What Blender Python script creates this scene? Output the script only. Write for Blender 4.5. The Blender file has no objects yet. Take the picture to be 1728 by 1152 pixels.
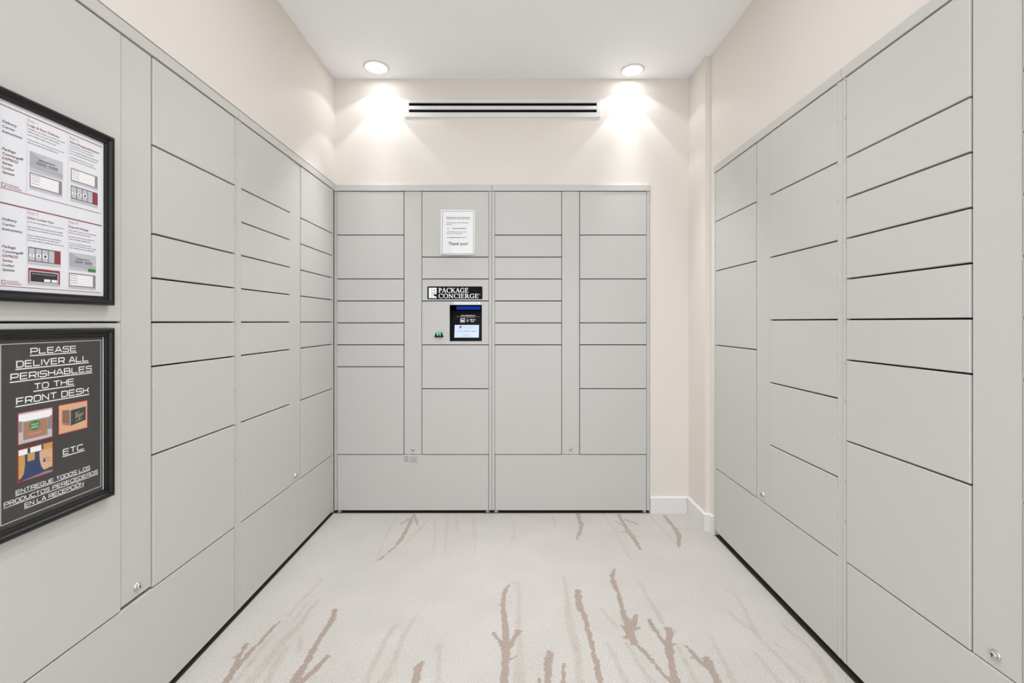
import bpy, math, random
import numpy as np
from mathutils import Vector

random.seed(7)
SC = bpy.context.scene
COL = SC.collection

# ------------------------------------------------------------------ camera
U = 0.0036                 # metres per reference unit on the back locker plane
D = 2.755                  # camera to the front of the back lockers
EYE = 323 * U              # eye height
cam_data = bpy.data.cameras.new('camera')
cam = bpy.data.objects.new('camera', cam_data)
COL.objects.link(cam)
cam.location = (0, 0, EYE)
cam.rotation_euler = (math.pi / 2, 0, 0)
cam_data.sensor_width = 36
cam_data.lens = 36 * 765 / 1728
cam_data.shift_y = -33 / 1728
cam_data.clip_start = 0.02
SC.camera = cam

# ------------------------------------------------------------------ world, exposure
world = bpy.data.worlds.new('lobby_daylight')
SC.world = world
world.use_nodes = True
bg = world.node_tree.nodes['Background']
bg.inputs[0].default_value = (0.93, 0.975, 1.06, 1)
bg.inputs[1].default_value = 2.4
SC.view_settings.view_transform = 'Standard'
SC.view_settings.look = 'None'
SC.view_settings.gamma = 1.0
SC.view_settings.use_curve_mapping = False
SC.view_settings.exposure = 0.15
SPOT_INNER, SPOT_OUTER, SPOT_CORE = 3.4, 2.0, 5.0
FILL_LAMP = 14.0  # power of the added lights out of view
WASH_LAMP = 66.0
FILL_DIFFUSE, WASH_DIFFUSE = 3.4, 0.3
LAMP_COLOR = (0.95, 0.98, 1.04)


# ------------------------------------------------------------------ helpers
class MB:
    """collects faces of one mesh"""
    def __init__(self):
        self.v, self.f, self.m = [], [], []

    def add(self, vs, fs, mi=0):
        b = len(self.v)
        self.v += [tuple(p) for p in vs]
        self.f += [tuple(i + b for i in q) for q in fs]
        self.m += [mi] * len(fs)
        return self

    def box(self, x0, x1, y0, y1, z0, z1, mi=0):
        vs = [(x, y, z) for x in (x0, x1) for y in (y0, y1) for z in (z0, z1)]
        fs = [(0, 1, 3, 2), (4, 6, 7, 5), (0, 4, 5, 1), (2, 3, 7, 6), (0, 2, 6, 4), (1, 5, 7, 3)]
        return self.add(vs, fs, mi)

    def plate(self, x0, x1, z0, z1, y0, y1, c=0.0015, mi=0):
        """board facing -y with chamfered front edges"""
        vs = [(x0 + c, y0, z0 + c), (x1 - c, y0, z0 + c), (x1 - c, y0, z1 - c), (x0 + c, y0, z1 - c),
              (x0, y0 + c, z0), (x1, y0 + c, z0), (x1, y0 + c, z1), (x0, y0 + c, z1),
              (x0, y1, z0), (x1, y1, z0), (x1, y1, z1), (x0, y1, z1)]
        fs = [(0, 1, 2, 3), (8, 11, 10, 9)]
        for a, b in ((0, 4), (4, 8)):
            for i in range(4):
                j = (i + 1) % 4
                fs.append((b + i, b + j, a + j, a + i))
        return self.add(vs, fs, mi)

    def lathe(self, prof, n, org, axis='z', mi=0, cap0=False, cap1=False):
        """prof: list of (radius, height); axis z (up) or y (height runs along -y)"""
        vs, fs = [], []
        for r, h in prof:
            for k in range(n):
                a = 2 * math.pi * k / n
                cx, cy = r * math.cos(a), r * math.sin(a)
                if axis == 'z':
                    vs.append((org[0] + cx, org[1] + cy, org[2] + h))
                else:
                    vs.append((org[0] + cx, org[1] - h, org[2] + cy))
        for i in range(len(prof) - 1):
            for k in range(n):
                j = (k + 1) % n
                fs.append((i * n + k, i * n + j, (i + 1) * n + j, (i + 1) * n + k))
        if cap0: fs.append(tuple(range(n))[::-1])
        if cap1: fs.append(tuple((len(prof) - 1) * n + k for k in range(n)))
        return self.add(vs, fs, mi)

    # flat ink on a plane y = const (x right, z up)
    # each stroke lies a hair above the one before, so overlapping strokes never share a plane
    def lift(self, y):
        self.k = getattr(self, 'k', 0) + 1
        return y - (self.k % 12) * 6e-6

    def rect(self, x0, x1, z0, z1, y, mi=0):
        y = self.lift(y)
        return self.add([(x0, y, z0), (x1, y, z0), (x1, y, z1), (x0, y, z1)], [(0, 1, 2, 3)], mi)

    def poly(self, pts, y, mi=0):
        y = self.lift(y)
        return self.add([(p[0], y, p[1]) for p in pts], [tuple(range(len(pts)))], mi)

    def disc(self, cx, cz, rx, rz, y, mi=0, n=20, wob=0):
        return self.poly([(cx + rx * (1 + wob * math.sin(5 * a)) * math.cos(a), cz + rz * (1 + wob * math.cos(4 * a)) * math.sin(a))
                          for a in (2 * math.pi * k / n for k in range(n))], y, mi)

    def outline(self, x0, x1, z0, z1, w, y, mi=0):
        self.rect(x0, x1, z1 - w, z1, y, mi); self.rect(x0, x1, z0, z0 + w, y, mi)
        self.rect(x0, x0 + w, z0 + w, z1 - w, y, mi); self.rect(x1 - w, x1, z0 + w, z1 - w, y, mi)
        return self

    def ribbon(self, pts, w, y, mi=0):
        y = self.lift(y)
        n = len(pts)
        ws = w if isinstance(w, (list, tuple)) else [w] * n
        vs = []
        for i, p in enumerate(pts):
            a = pts[i - 1] if i else pts[i]
            b = pts[i + 1] if i < n - 1 else pts[i]
            d0 = Vector((p[0] - a[0], p[1] - a[1])); d1 = Vector((b[0] - p[0], b[1] - p[1]))
            if d0.length < 1e-9: d0 = d1
            if d1.length < 1e-9: d1 = d0
            d0 = d0.normalized(); d1 = d1.normalized()
            t = (d0 + d1)
            t = t.normalized() if t.length > 1e-6 else d0
            nn = Vector((-t.y, t.x))
            s = ws[i] / 2 / max(0.45, abs(nn.dot(Vector((-d0.y, d0.x)))))
            vs += [(p[0] + nn.x * s, y, p[1] + nn.y * s), (p[0] - nn.x * s, y, p[1] - nn.y * s)]
        return self.add(vs, [(2 * i, 2 * i + 1, 2 * i + 3, 2 * i + 2) for i in range(n - 1)], mi)

    def mesh(self, name, mats):
        me = bpy.data.meshes.new(name)
        me.from_pydata(self.v, [], self.f)
        for m in (mats if isinstance(mats, (list, tuple)) else [mats]):
            me.materials.append(m)
        if any(self.m):
            me.polygons.foreach_set('material_index', self.m)
        me.update()
        return me

    def build(self, name, mats, parent=None, loc=(0, 0, 0)):
        return link(name, self.mesh(name, mats), parent, loc)


def link(name, data, parent=None, loc=(0, 0, 0)):
    o = bpy.data.objects.new(name, data)
    COL.objects.link(o)
    o.location = loc
    if parent is not None:
        o.parent = parent
    return o


def thing(name, label, cat, loc, rz=0, group=None):
    o = link(name, None, None, loc)
    o.rotation_euler = (0, 0, rz)
    o.empty_display_size = 0.1
    o['label'] = label
    o['category'] = cat
    if group: o['group'] = group
    return o


def struct(o, label=None):
    o['kind'] = 'structure'
    if label: o['label'] = label
    return o


def smooth(o):
    o.data.polygons.foreach_set('use_smooth', [True] * len(o.data.polygons))
    return o


def srgb(r, g, b):
    f = lambda c: ((c / 255 + 0.055) / 1.055) ** 2.4 if c > 10 else c / 255 / 12.92
    return (f(r), f(g), f(b), 1)


def mat(name, col, rough=0.5, metal=0.0, bump=0.0, bscale=200.0, var=0.0, vscale=6.0, spec=0.5, emit=None, estr=0.0):
    m = bpy.data.materials.new(name)
    m.use_nodes = True
    nt = m.node_tree
    p = nt.nodes['Principled BSDF']
    p.inputs['Base Color'].default_value = col
    p.inputs['Roughness'].default_value = rough
    p.inputs['Metallic'].default_value = metal
    p.inputs['Specular IOR Level'].default_value = spec
    if emit:
        p.inputs['Emission Color'].default_value = emit
        p.inputs['Emission Strength'].default_value = estr
    tc = nt.nodes.new('ShaderNodeTexCoord')
    if var > 0:
        nz = nt.nodes.new('ShaderNodeTexNoise'); nz.inputs['Scale'].default_value = vscale
        nz.inputs['Detail'].default_value = 5
        rp = nt.nodes.new('ShaderNodeMapRange')
        rp.inputs['To Min'].default_value = 1 - var; rp.inputs['To Max'].default_value = 1 + var
        mx = nt.nodes.new('ShaderNodeVectorMath'); mx.operation = 'SCALE'
        mx.inputs[0].default_value = col[:3]
        nt.links.new(tc.outputs['Object'], nz.inputs['Vector'])
        nt.links.new(nz.outputs['Fac'], rp.inputs['Value'])
        nt.links.new(rp.outputs['Result'], mx.inputs['Scale'])
        nt.links.new(mx.outputs[0], p.inputs['Base Color'])
    if bump > 0:
        nb = nt.nodes.new('ShaderNodeTexNoise'); nb.inputs['Scale'].default_value = bscale
        nb.inputs['Detail'].default_value = 3
        b = nt.nodes.new('ShaderNodeBump'); b.inputs['Strength'].default_value = bump
        b.inputs['Distance'].default_value = 0.001
        nt.links.new(tc.outputs['Object'], nb.inputs['Vector'])
        nt.links.new(nb.outputs['Fac'], b.inputs['Height'])
        nt.links.new(b.outputs['Normal'], p.inputs['Normal'])
    return m


def glass_mat():
    m = bpy.data.materials.new('picture_glass')
    m.use_nodes = True
    nt = m.node_tree
    nt.nodes.clear()
    out = nt.nodes.new('ShaderNodeOutputMaterial')
    mix = nt.nodes.new('ShaderNodeMixShader')
    lw = nt.nodes.new('ShaderNodeLayerWeight'); lw.inputs[0].default_value = 0.5
    pw = nt.nodes.new('ShaderNodeMath'); pw.operation = 'POWER'; pw.inputs[1].default_value = 5
    fr = nt.nodes.new('ShaderNodeMath'); fr.operation = 'MULTIPLY_ADD'; fr.inputs[1].default_value = 0.6; fr.inputs[2].default_value = 0.015
    nt.links.new(lw.outputs['Facing'], pw.inputs[0]); nt.links.new(pw.outputs[0], fr.inputs[0])
    tr = nt.nodes.new('ShaderNodeBsdfTransparent')
    gl = nt.nodes.new('ShaderNodeBsdfGlossy'); gl.inputs['Roughness'].default_value = 0.12
    nt.links.new(fr.outputs[0], mix.inputs[0])
    nt.links.new(tr.outputs[0], mix.inputs[1])
    nt.links.new(gl.outputs[0], mix.inputs[2])
    nt.links.new(mix.outputs[0], out.inputs[0])
    return m


def carpet_mat():
    m = bpy.data.materials.new('patterned_carpet')
    m.use_nodes = True
    nt = m.node_tree
    N, L = nt.nodes, nt.links
    p = N['Principled BSDF']
    p.inputs['Roughness'].default_value = 0.95
    p.inputs['Specular IOR Level'].default_value = 0.1
    tc = N.new('ShaderNodeTexCoord')

    def noise(scale, det=4):
        n = N.new('ShaderNodeTexNoise'); n.inputs['Scale'].default_value = scale; n.inputs['Detail'].default_value = det
        L.new(tc.outputs['Object'], n.inputs['Vector'])
        return n.outputs['Fac']

    def attr(nm):
        a = N.new('ShaderNodeAttribute'); a.attribute_name = nm
        return a.outputs['Fac']

    def mixc(fac, a, b):
        x = N.new('ShaderNodeMix'); x.data_type = 'RGBA'
        L.new(fac, x.inputs['Factor'])
        for s, v in ((x.inputs[6], a), (x.inputs[7], b)):
            if isinstance(v, tuple): s.default_value = v
            else: L.new(v, s)
        return x.outputs[2]

    def ramp(v, lo, hi, a=0.0, b=1.0):
        r = N.new('ShaderNodeMapRange')
        L.new(v, r.inputs['Value'])
        r.inputs['From Min'].default_value = lo; r.inputs['From Max'].default_value = hi
        r.inputs['To Min'].default_value = a; r.inputs['To Max'].default_value = b
        return r.outputs['Result']

    base = mixc(ramp(noise(5, 6), .35, .65), CARPET_A, CARPET_B)
    base = mixc(ramp(noise(260, 2), .55, .75, 0, .35), base, CARPET_FLECK)
    mm = N.new('ShaderNodeMath'); mm.operation = 'MULTIPLY'
    L.new(attr('faint'), mm.inputs[0]); L.new(ramp(noise(30, 4), .3, .7, .55, 1.0), mm.inputs[1])
    base = mixc(mm.outputs[0], base, CARPET_FAINT)
    base = mixc(attr('dark'), base, CARPET_DARK)
    fine = N.new('ShaderNodeVectorMath'); fine.operation = 'SCALE'
    L.new(base, fine.inputs[0]); L.new(ramp(noise(230, 3), .28, .72, .78, 1.18), fine.inputs['Scale'])
    L.new(fine.outputs[0], p.inputs['Base Color'])
    b = N.new('ShaderNodeBump'); b.inputs['Strength'].default_value = 0.5; b.inputs['Distance'].default_value = 0.002
    L.new(noise(500, 2), b.inputs['Height'])
    L.new(b.outputs['Normal'], p.inputs['Normal'])
    return m


CARPET_A = srgb(198, 193, 186)
CARPET_B = srgb(193, 188, 181)
CARPET_FLECK = srgb(160, 153, 145)
CARPET_FAINT = srgb(183, 173, 162)
CARPET_DARK = srgb(168, 152, 140)

M = dict(
    locker=mat('grey_powder_coat', srgb(200, 198, 193), 0.42, bump=0.22, bscale=520, var=0.015, vscale=3),
    housing=mat('glossy_black_housing', srgb(8, 8, 11), 0.25, spec=0.12, var=0.1, vscale=50),
    dark=mat('dark_gap', srgb(30, 29, 27), 0.8, var=0.1, vscale=40),
    wall=mat('cream_wall_paint', srgb(228, 221, 212), 0.75, bump=0.08, bscale=300, var=0.01),
    ceil=mat('white_ceiling_paint', srgb(251, 252, 252), 0.8, bump=0.06, bscale=300, var=0.01),
    gap_shade=mat('under_locker_shade', srgb(62, 54, 46), 0.9, var=0.25, vscale=60),  # dark brown that stands in for shade below the lockers
    trim=mat('white_gloss_trim', srgb(228, 227, 223), 0.35, var=0.01, vscale=20),
    chrome=mat('brushed_chrome', srgb(215, 210, 202), 0.22, metal=1.0, bump=0.05, bscale=400),
    zinc=mat('zinc_hinge', srgb(186, 185, 180), 0.4, metal=0.35, var=0.05, vscale=80),
    black=mat('black_plastic', srgb(14, 14, 15), 0.5, spec=0.1, var=0.1, vscale=50),
    frame=mat('black_frame_lacquer', srgb(13, 13, 14), 0.3, spec=0.4, var=0.1, vscale=30),
    paper=mat('white_paper', srgb(234, 234, 238), 0.6, var=0.01, vscale=30),
    notice=mat('sleeved_white_paper', srgb(240, 240, 240), 0.3, var=0.015, vscale=20),
    slate=mat('charcoal_print', srgb(60, 57, 54), 0.5, var=0.04, vscale=40),
    white=mat('white_print', srgb(250, 250, 249), 0.5, var=0.01, vscale=30),
    ink=mat('black_ink', srgb(38, 36, 40), 0.6, var=0.1, vscale=60),
    grey=mat('grey_ink', srgb(140, 140, 144), 0.6, var=0.05, vscale=60),
    lgrey=mat('light_grey_ink', srgb(196, 197, 201), 0.6, var=0.05, vscale=60),
    mgrey=mat('mid_grey_ink', srgb(176, 177, 182), 0.6, var=0.05, vscale=60),
    red=mat('dark_red_ink', srgb(140, 48, 54), 0.6, var=0.05, vscale=60),
    pink=mat('pale_pink_ink', srgb(214, 186, 186), 0.6, var=0.03, vscale=60),
    brightred=mat('bright_red_ink', srgb(214, 48, 50), 0.6, var=0.03, vscale=60),
    green=mat('green_ink', srgb(52, 128, 62), 0.6, var=0.05, vscale=60),
    card=mat('cardboard_print', srgb(176, 126, 100), 0.7, var=0.06, vscale=90),
    tan=mat('tan_print', srgb(224, 178, 140), 0.7, var=0.05, vscale=70),
    teal=mat('dark_teal_print', srgb(46, 62, 70), 0.6, var=0.05, vscale=70),
    navy=mat('navy_print', srgb(44, 62, 104), 0.6, var=0.08, vscale=70),
    straw=mat('straw_print', srgb(206, 160, 88), 0.7, var=0.2, vscale=180),
    lens=mat('lamp_lens', srgb(255, 253, 248), 0.5, emit=(1, .98, .94, 1), estr=4.0),
    display=mat('lit_display', srgb(20, 22, 26), 0.2, emit=srgb(214, 230, 252), estr=0.9),
    blueglow=mat('blue_reflected_glow', srgb(10, 20, 60), 0.3, emit=srgb(24, 70, 190), estr=0.5),  # emission imitates blue light reflected in the housing
    greenlamp=mat('green_scan_window', srgb(10, 50, 35), 0.15, emit=srgb(30, 140, 95), estr=0.2),
    greenglow=mat('green_scan_beam', srgb(20, 90, 60), 0.15, emit=srgb(150, 255, 210), estr=0.9),
    glass=glass_mat(),
    carpet=carpet_mat(),
)

# ------------------------------------------------------------------ structure
CEIL = EYE + 411 * U
LX = -300.5 * U            # front of the lockers on the left wall
RX = 306.2 * U             # front of the lockers on the right wall
RY = 0.898 * D             # far end of the right lockers
W = 266.5 * U              # one locker unit
TOP = 554 * U
WX_L, WX_R = LX + 0.002, RX + 0.0035
WY = D + 0.008             # face of the back wall
BACKX1 = (1096.4 - 864) * U

w = MB()
w.box(-1.09, 1.077, WY, 3.45, TOP + 0.002, CEIL)
w.box(BACKX1 + 0.002, 1.077, WY, 3.45, 0, TOP + 0.002)
w.box(-1.09, BACKX1 + 0.002, 3.35, 3.45, 0, TOP + 0.002)
struct(w.build('wall_back', M['wall']), 'cream painted back wall above and beside the lockers')

w = MB()
NL = D - 0.0055 - 2 * W - 0.002      # near end of the left niche
w.box(-1.85, WX_L, NL, WY, TOP + 0.009, CEIL)
w.box(-1.85, -1.75, NL, WY, 0, TOP + 0.009)
w.box(-1.85, WX_L, -1.2, NL, 0, CEIL)
w.box(-1.85, -1.09, WY, 3.45, 0, CEIL)
struct(w.build('wall_left', M['wall']), 'cream painted wall above the left lockers')

w = MB()
NR = RY - 2 * W - 0.002
PY = 0.917 * D                      # front of the small return beside the right lockers
w.box(1.077, 1.85, PY, 3.45, 0, CEIL)
w.box(WX_R, 1.85, RY + 0.002, PY, 0, CEIL)
w.box(WX_R, 1.85, NR, RY + 0.002, TOP + 0.018, CEIL)
w.box(1.75, 1.85, NR, RY + 0.002, 0, TOP + 0.018)
w.box(WX_R, 1.85, -1.2, NR, 0, CEIL)
struct(w.build('wall_right', M['wall']), 'cream painted wall and stepped return above the right lockers')

struct(MB().box(-1.85, 1.85, -1.2, 3.45, CEIL, CEIL + 0.1).build('ceiling', M['ceil']), 'smooth white ceiling')

# skirting boards
BH = 0.1005
def skirting(mb, pts):
    """profile swept along a polyline in plan; the room lies on its left"""
    prof = [(0.0, 0.0), (0.013, 0.0), (0.013, BH - 0.006), (0.008, BH), (0.0, BH)]
    n = len(pts); vs = []
    for i, p in enumerate(pts):
        d0 = Vector(p) - Vector(pts[i - 1]) if i else Vector(pts[1]) - Vector(p)
        d1 = Vector(pts[i + 1]) - Vector(p) if i < n - 1 else d0
        d0.normalize(); d1.normalize()
        n0 = Vector((-d0.y, d0.x)); n1 = Vector((-d1.y, d1.x))
        m = (n0 + n1); m = m / max(0.3, m.dot(n0))
        vs += [(p[0] + m.x * a, p[1] + m.y * a, h) for a, h in prof]
    k = len(prof); fs = []
    for i in range(n - 1):
        for j in range(k):
            jj = (j + 1) % k
            fs.append((i * k + j, i * k + jj, (i + 1) * k + jj, (i + 1) * k + j))
    fs += [tuple(range(k)), tuple(range((n - 1) * k, n * k))[::-1]]
    return mb.add(vs, fs)
struct(skirting(MB(), [(1.0625, WY), (BACKX1 + 0.004, WY)]).build('baseboard_back', M['trim']), 'white baseboard right of the back lockers')
struct(skirting(MB(), [(WX_R, RY + 0.004), (WX_R, PY), (1.077, PY), (1.077, WY)]).build('baseboard_right', M['trim']), 'white baseboard stepping round the return beside the right lockers')

# corner bead round the opening of the back lockers
t = MB()
t.box(-1.075, BACKX1 + 0.012, WY - 0.003, WY + 0.01, TOP + 0.0025, TOP + 0.011)
t.box(BACKX1 + 0.003, BACKX1 + 0.012, WY - 0.003, WY + 0.01, BH, TOP + 0.0025)
struct(t.build('trim_1', M['wall']), 'cream corner bead framing the back lockers')

# carpet: the branch pattern is woven into the pile, stored per point
DARK_BRANCHES = """
-0.901,1.761,4.6 -0.913,1.721,6.7 -0.914,1.653,7.6 -0.924,1.606,8.4 -0.925,1.558,9.2 -0.931,1.528,12 -0.927,1.478,12.6 -0.923,1.442,12.2
-0.958,1.635,6.4 -0.953,1.606,6.3 -0.947,1.569,8.2 -0.933,1.531,10
-0.961,1.572,3.1 -0.952,1.58,5.2
-0.715,1.83,9.6 -0.704,1.765,10.4 -0.703,1.698,10 -0.707,1.66,10.8 -0.704,1.603,9.4 -0.703,1.555,10.2 -0.705,1.515,12.9 -0.703,1.465,14.4 -0.701,1.414,13.9
-0.643,1.577,7.2 -0.653,1.542,10.1 -0.664,1.508,9.9 -0.674,1.478,10.6 -0.684,1.461,11.5
-0.306,1.55,8.1 -0.316,1.523,13.9 -0.313,1.488,13.6 -0.313,1.458,13.3 -0.311,1.414,12.9
-0.01,2.008,5.2 -0.031,1.959,7.7 -0.035,1.913,7.5 -0.036,1.861,9.7 -0.033,1.797,11.7 -0.027,1.744,12.5 -0.024,1.685,13.2 -0.021,1.626,17 -0.021,1.574,14.4 -0.024,1.523,12.9 -0.025,1.461,12.4 -0.026,1.403,11.9
-0.071,1.694,8.9 -0.05,1.663,8.7 -0.034,1.632,9.6
0.027,1.707,11.2 0.01,1.678,8.8 -0.006,1.623,10.6
0.017,1.58,3.1 -0.006,1.563,4.1
-0.061,1.869,3.7 -0.036,1.861,6.1
0.04,1.707,4.5 0.013,1.707,6.7
0.287,1.959,15.4 0.279,1.909,15 0.277,1.846,14.5 0.288,1.797,10.6 0.288,1.755,9.2 0.287,1.682,8.8 0.288,1.617,9.5 0.288,1.55,10.1 0.285,1.473,9.6 0.283,1.414,9.2
0.486,2.138,5.6 0.459,2.078,10.9 0.452,2.013,11.8 0.456,1.951,7.6 0.449,1.869,9.8 0.443,1.797,11.7 0.445,1.748,16 0.443,1.694,17.7 0.443,1.638,11.8 0.461,1.611,7.4 0.479,1.561,6.1 0.495,1.513,6.9 0.511,1.47,6.7 0.525,1.43,6.5
0.491,1.797,9.4 0.472,1.755,10.3 0.452,1.727,13.5
0.482,1.724,6.8 0.455,1.714,9
0.421,1.737,4.5 0.432,1.714,9
0.41,1.672,3.3 0.43,1.669,6.5
0.466,1.55,3 0.487,1.544,6.1
0.596,1.714,13.4 0.576,1.663,12 0.56,1.617,13.7 0.545,1.55,11.1 0.534,1.498,11.7 0.531,1.465,12.5 0.521,1.414,12
0.534,1.768,9.2 0.537,1.727,9 0.546,1.682,6.6 0.551,1.645,7.5 0.561,1.62,8.5
0.594,1.639,5.4 0.573,1.635,7.5
0.583,1.721,4.5 0.613,1.711,4.5
0.626,1.628,3.2 0.633,1.606,7.3 0.638,1.566,8.2 0.648,1.544,10.1 0.664,1.534,14
0.674,1.566,12.3 0.668,1.534,15 0.668,1.498,12.7 0.666,1.464,13.4 0.662,1.414,12.9
0.622,1.572,3.1 0.638,1.566,5.1
0.133,1.6,8.4 0.126,1.566,13.3 0.122,1.518,12.9 0.116,1.465,12.5 0.111,1.414,12
0.175,1.539,6 0.171,1.508,7.9 0.167,1.465,8.6 0.161,1.414,8.3
0.089,1.473,5.8 0.082,1.423,7.4
-0.594,2.737,10.7 -0.59,2.655,12.1 -0.591,2.567,11.7 -0.591,2.457,11.2 -0.597,2.404,9.4 -0.606,2.341,6.1 -0.629,2.275,4.5 -0.651,2.215,2.9
-0.641,2.609,5.1 -0.618,2.655,6.9 -0.594,2.704,8.8
-0.543,2.604,6.8 -0.573,2.687,7 -0.587,2.737,7.2
0.4,2.746,10.8 0.396,2.651,10.4 0.396,2.59,11.8 0.384,2.534,9.9 0.363,2.478,8.1 0.345,2.424,4.8
0.419,2.627,4.3 0.394,2.624,6.9
0.644,2.737,10.7 0.644,2.605,10.2 0.647,2.513,13.1 0.656,2.437,12.7 0.656,2.323,9.1
0.599,2.651,4.3 0.631,2.593,6.8
0.722,2.605,3.4 0.667,2.671,7
0.701,2.451,3.2 0.654,2.478,6.5
0.608,2.513,3.3 0.642,2.506,6.6
0.914,2.72,10.7 0.918,2.62,12 0.915,2.52,13.2 0.907,2.464,12.9 0.862,2.347,7.7
0.941,2.556,5 0.916,2.549,8.3"""
FAINT_BRANCHES = """
0.003,2.022,7.9 0.026,2.017,9.2 0.03,1.921,10 0.026,1.812,9.5 0.025,1.734,9.1 0.026,1.657,10.8 0.029,1.594,12.5 0.024,1.523,17.9 0.023,1.461,21 0.022,1.414,20.3
-0.439,1.758,2.3 -0.452,1.721,11.2 -0.465,1.661,9.8 -0.466,1.6,8.4 -0.47,1.523,11.9 -0.472,1.461,13.4 -0.473,1.414,12.9
-0.375,1.819,2.4 -0.39,1.739,6.8 -0.402,1.685,11 -0.404,1.611,8.4 -0.404,1.523,11.9 -0.416,1.461,17.2
-0.261,1.626,10.6 -0.249,1.55,9.1 -0.242,1.461,8.6
0.235,2.069,6.8 0.232,1.909,10 0.223,1.761,15 0.226,1.663,15.2 0.229,1.577,13.4 0.22,1.465,13.4
0.365,1.839,7.2 0.382,1.783,9.3 0.402,1.727,9
0.572,2.036,5.3 0.574,1.917,10 0.581,1.817,11.9 0.583,1.755,10.3
0.347,1.639,5.4 0.357,1.572,8.2 0.363,1.498,8.8 0.37,1.465,9.6
0.412,1.65,5.4 0.427,1.577,5.2 0.439,1.508,7.9 0.451,1.469,13.4
0.596,1.639,6.4 0.592,1.561,9.2 0.594,1.498,9.8 0.597,1.465,11.5
0.738,1.675,4.4 0.729,1.588,8.3 0.723,1.508,11.8 0.718,1.469,11.5
0.92,1.983,3.9 0.954,1.935,6.3 0.942,1.847,6 0.924,1.755,9.2 0.91,1.698,12.2 0.91,1.646,10.8 0.922,1.597,8.4 0.929,1.546,8.1 0.936,1.498,13.7 0.942,1.462,19.1
0.869,1.827,4.8 0.883,1.766,6.9 0.904,1.716,6.7
1.038,1.748,6.9 1.046,1.686,8.8 1.062,1.635,6.4 1.06,1.581,12.4 1.053,1.531,12 1.03,1.462,15.3
0.856,1.603,6.3 0.858,1.536,8 0.862,1.493,8.8 0.866,1.462,9.6
0.948,1.657,2.7 0.972,1.586,2.6 0.997,1.508,3
-0.86,2.05,4 -0.863,1.977,6.5 -0.884,1.873,6.1 -0.886,1.797,7
-0.808,1.897,8.7 -0.819,1.838,8.4 -0.814,1.744,11.4 -0.828,1.694,15.5 -0.836,1.635,17.1 -0.839,1.577,14.4 -0.843,1.503,15.7 -0.848,1.461,17.2
-0.778,1.672,6.6 -0.752,1.603,8.4
-0.806,1.617,12.7 -0.798,1.523,13.9 -0.79,1.461,13.4
-0.849,1.877,4.9 -0.847,1.779,7
-0.69,2.72,8.9 -0.687,2.527,6.6 -0.677,2.366,4.6 -0.662,2.213,4.3
-0.491,2.704,8.8 -0.515,2.552,10 -0.543,2.471,12.9 -0.56,2.353,6.2
-0.463,2.704,7.1 -0.425,2.499,7.3 -0.404,2.378,6.2 -0.402,2.246,4.4
-0.388,2.72,8.9 -0.363,2.499,8.2 -0.34,2.305,4.5
-0.23,2.704,10.6 -0.208,2.527,11.6 -0.192,2.366,6.2 -0.184,2.269,3
0.01,2.627,8.6 0.016,2.471,11.3 -0.015,2.366,4.6
-0.329,2.72,7.1 -0.306,2.527,6.6
0.553,2.746,9 0.567,2.59,8.5 0.577,2.437,9.6 0.58,2.299,7.5 0.583,2.221,5.8
0.83,2.712,7.1 0.843,2.561,6.7 0.862,2.424,7.9
0.245,2.712,10.6 0.247,2.59,8.5
-0.892,1.682,6.6 -0.893,1.574,8.2 -0.894,1.49,9.7"""

def parse(t):
    out = []
    for l in t.strip().split('\n'):
        s = [tuple(map(float, p.split(','))) for p in l.split()]
        if s[-1][1] < 1.5:                       # branches that run on towards the entrance
            (x0, y0, _), (x1, y1, w1) = s[-2:]
            k = (y1 - 1.16) / max(0.02, y0 - y1)
            s.append((x1 + max(-.06, min(.06, (x1 - x0) * k)), 1.16, w1))
        out.append(s)
    return out

rng = np.random.default_rng(3)
def soft_noise(shape, cell, r):
    a, b = shape[0] // cell + 3, shape[1] // cell + 3
    g = r.random((a, b))
    i = np.arange(shape[0]) / cell; j = np.arange(shape[1]) / cell
    i0 = i.astype(int); j0 = j.astype(int); fi = (i - i0)[:, None]; fj = (j - j0)[None, :]
    fi = fi * fi * (3 - 2 * fi); fj = fj * fj * (3 - 2 * fj)
    return ((g[i0][:, j0] * (1 - fi) + g[i0 + 1][:, j0] * fi) * (1 - fj)
            + (g[i0][:, j0 + 1] * (1 - fi) + g[i0 + 1][:, j0 + 1] * fi) * fj) * 2 - 1

STEP = 0.003
fx = np.arange(-1.11, 1.1301, STEP); fy = np.arange(1.08, 2.7801, STEP)
nx, ny = len(fx), len(fy)
jag = soft_noise((ny, nx), 3, rng) * 0.0022 + soft_noise((ny, nx), 7, rng) * 0.002 + soft_noise((ny, nx), 1, rng) * 0.0008
blot = soft_noise((ny, nx), 14, rng)
def paint(strokes, soft, edge):
    out = np.zeros((ny, nx))
    for s in strokes:
        for (x0, y0, w0), (x1, y1, w1) in zip(s, s[1:]):
            r = max(w0, w1) / 1000 + 0.012
            ia = np.searchsorted(fx, min(x0, x1) - r); ib = np.searchsorted(fx, max(x0, x1) + r)
            ja = np.searchsorted(fy, min(y0, y1) - r); jb = np.searchsorted(fy, max(y0, y1) + r)
            if ia >= ib or ja >= jb: continue
            X, Y = fx[ia:ib][None, :], fy[ja:jb][:, None]
            dx, dy = x1 - x0, y1 - y0
            l2 = dx * dx + dy * dy + 1e-12
            tt = np.clip(((X - x0) * dx + (Y - y0) * dy) / l2, 0, 1)
            dist = np.hypot(X - x0 - tt * dx, Y - y0 - tt * dy)
            wd = (w0 + (w1 - w0) * tt) / 1000 + jag[ja:jb, ia:ib] * edge
            v = np.clip((wd - dist) / soft + 0.5, 0, 1)
            out[ja:jb, ia:ib] = np.maximum(out[ja:jb, ia:ib], v)
    return out
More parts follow.
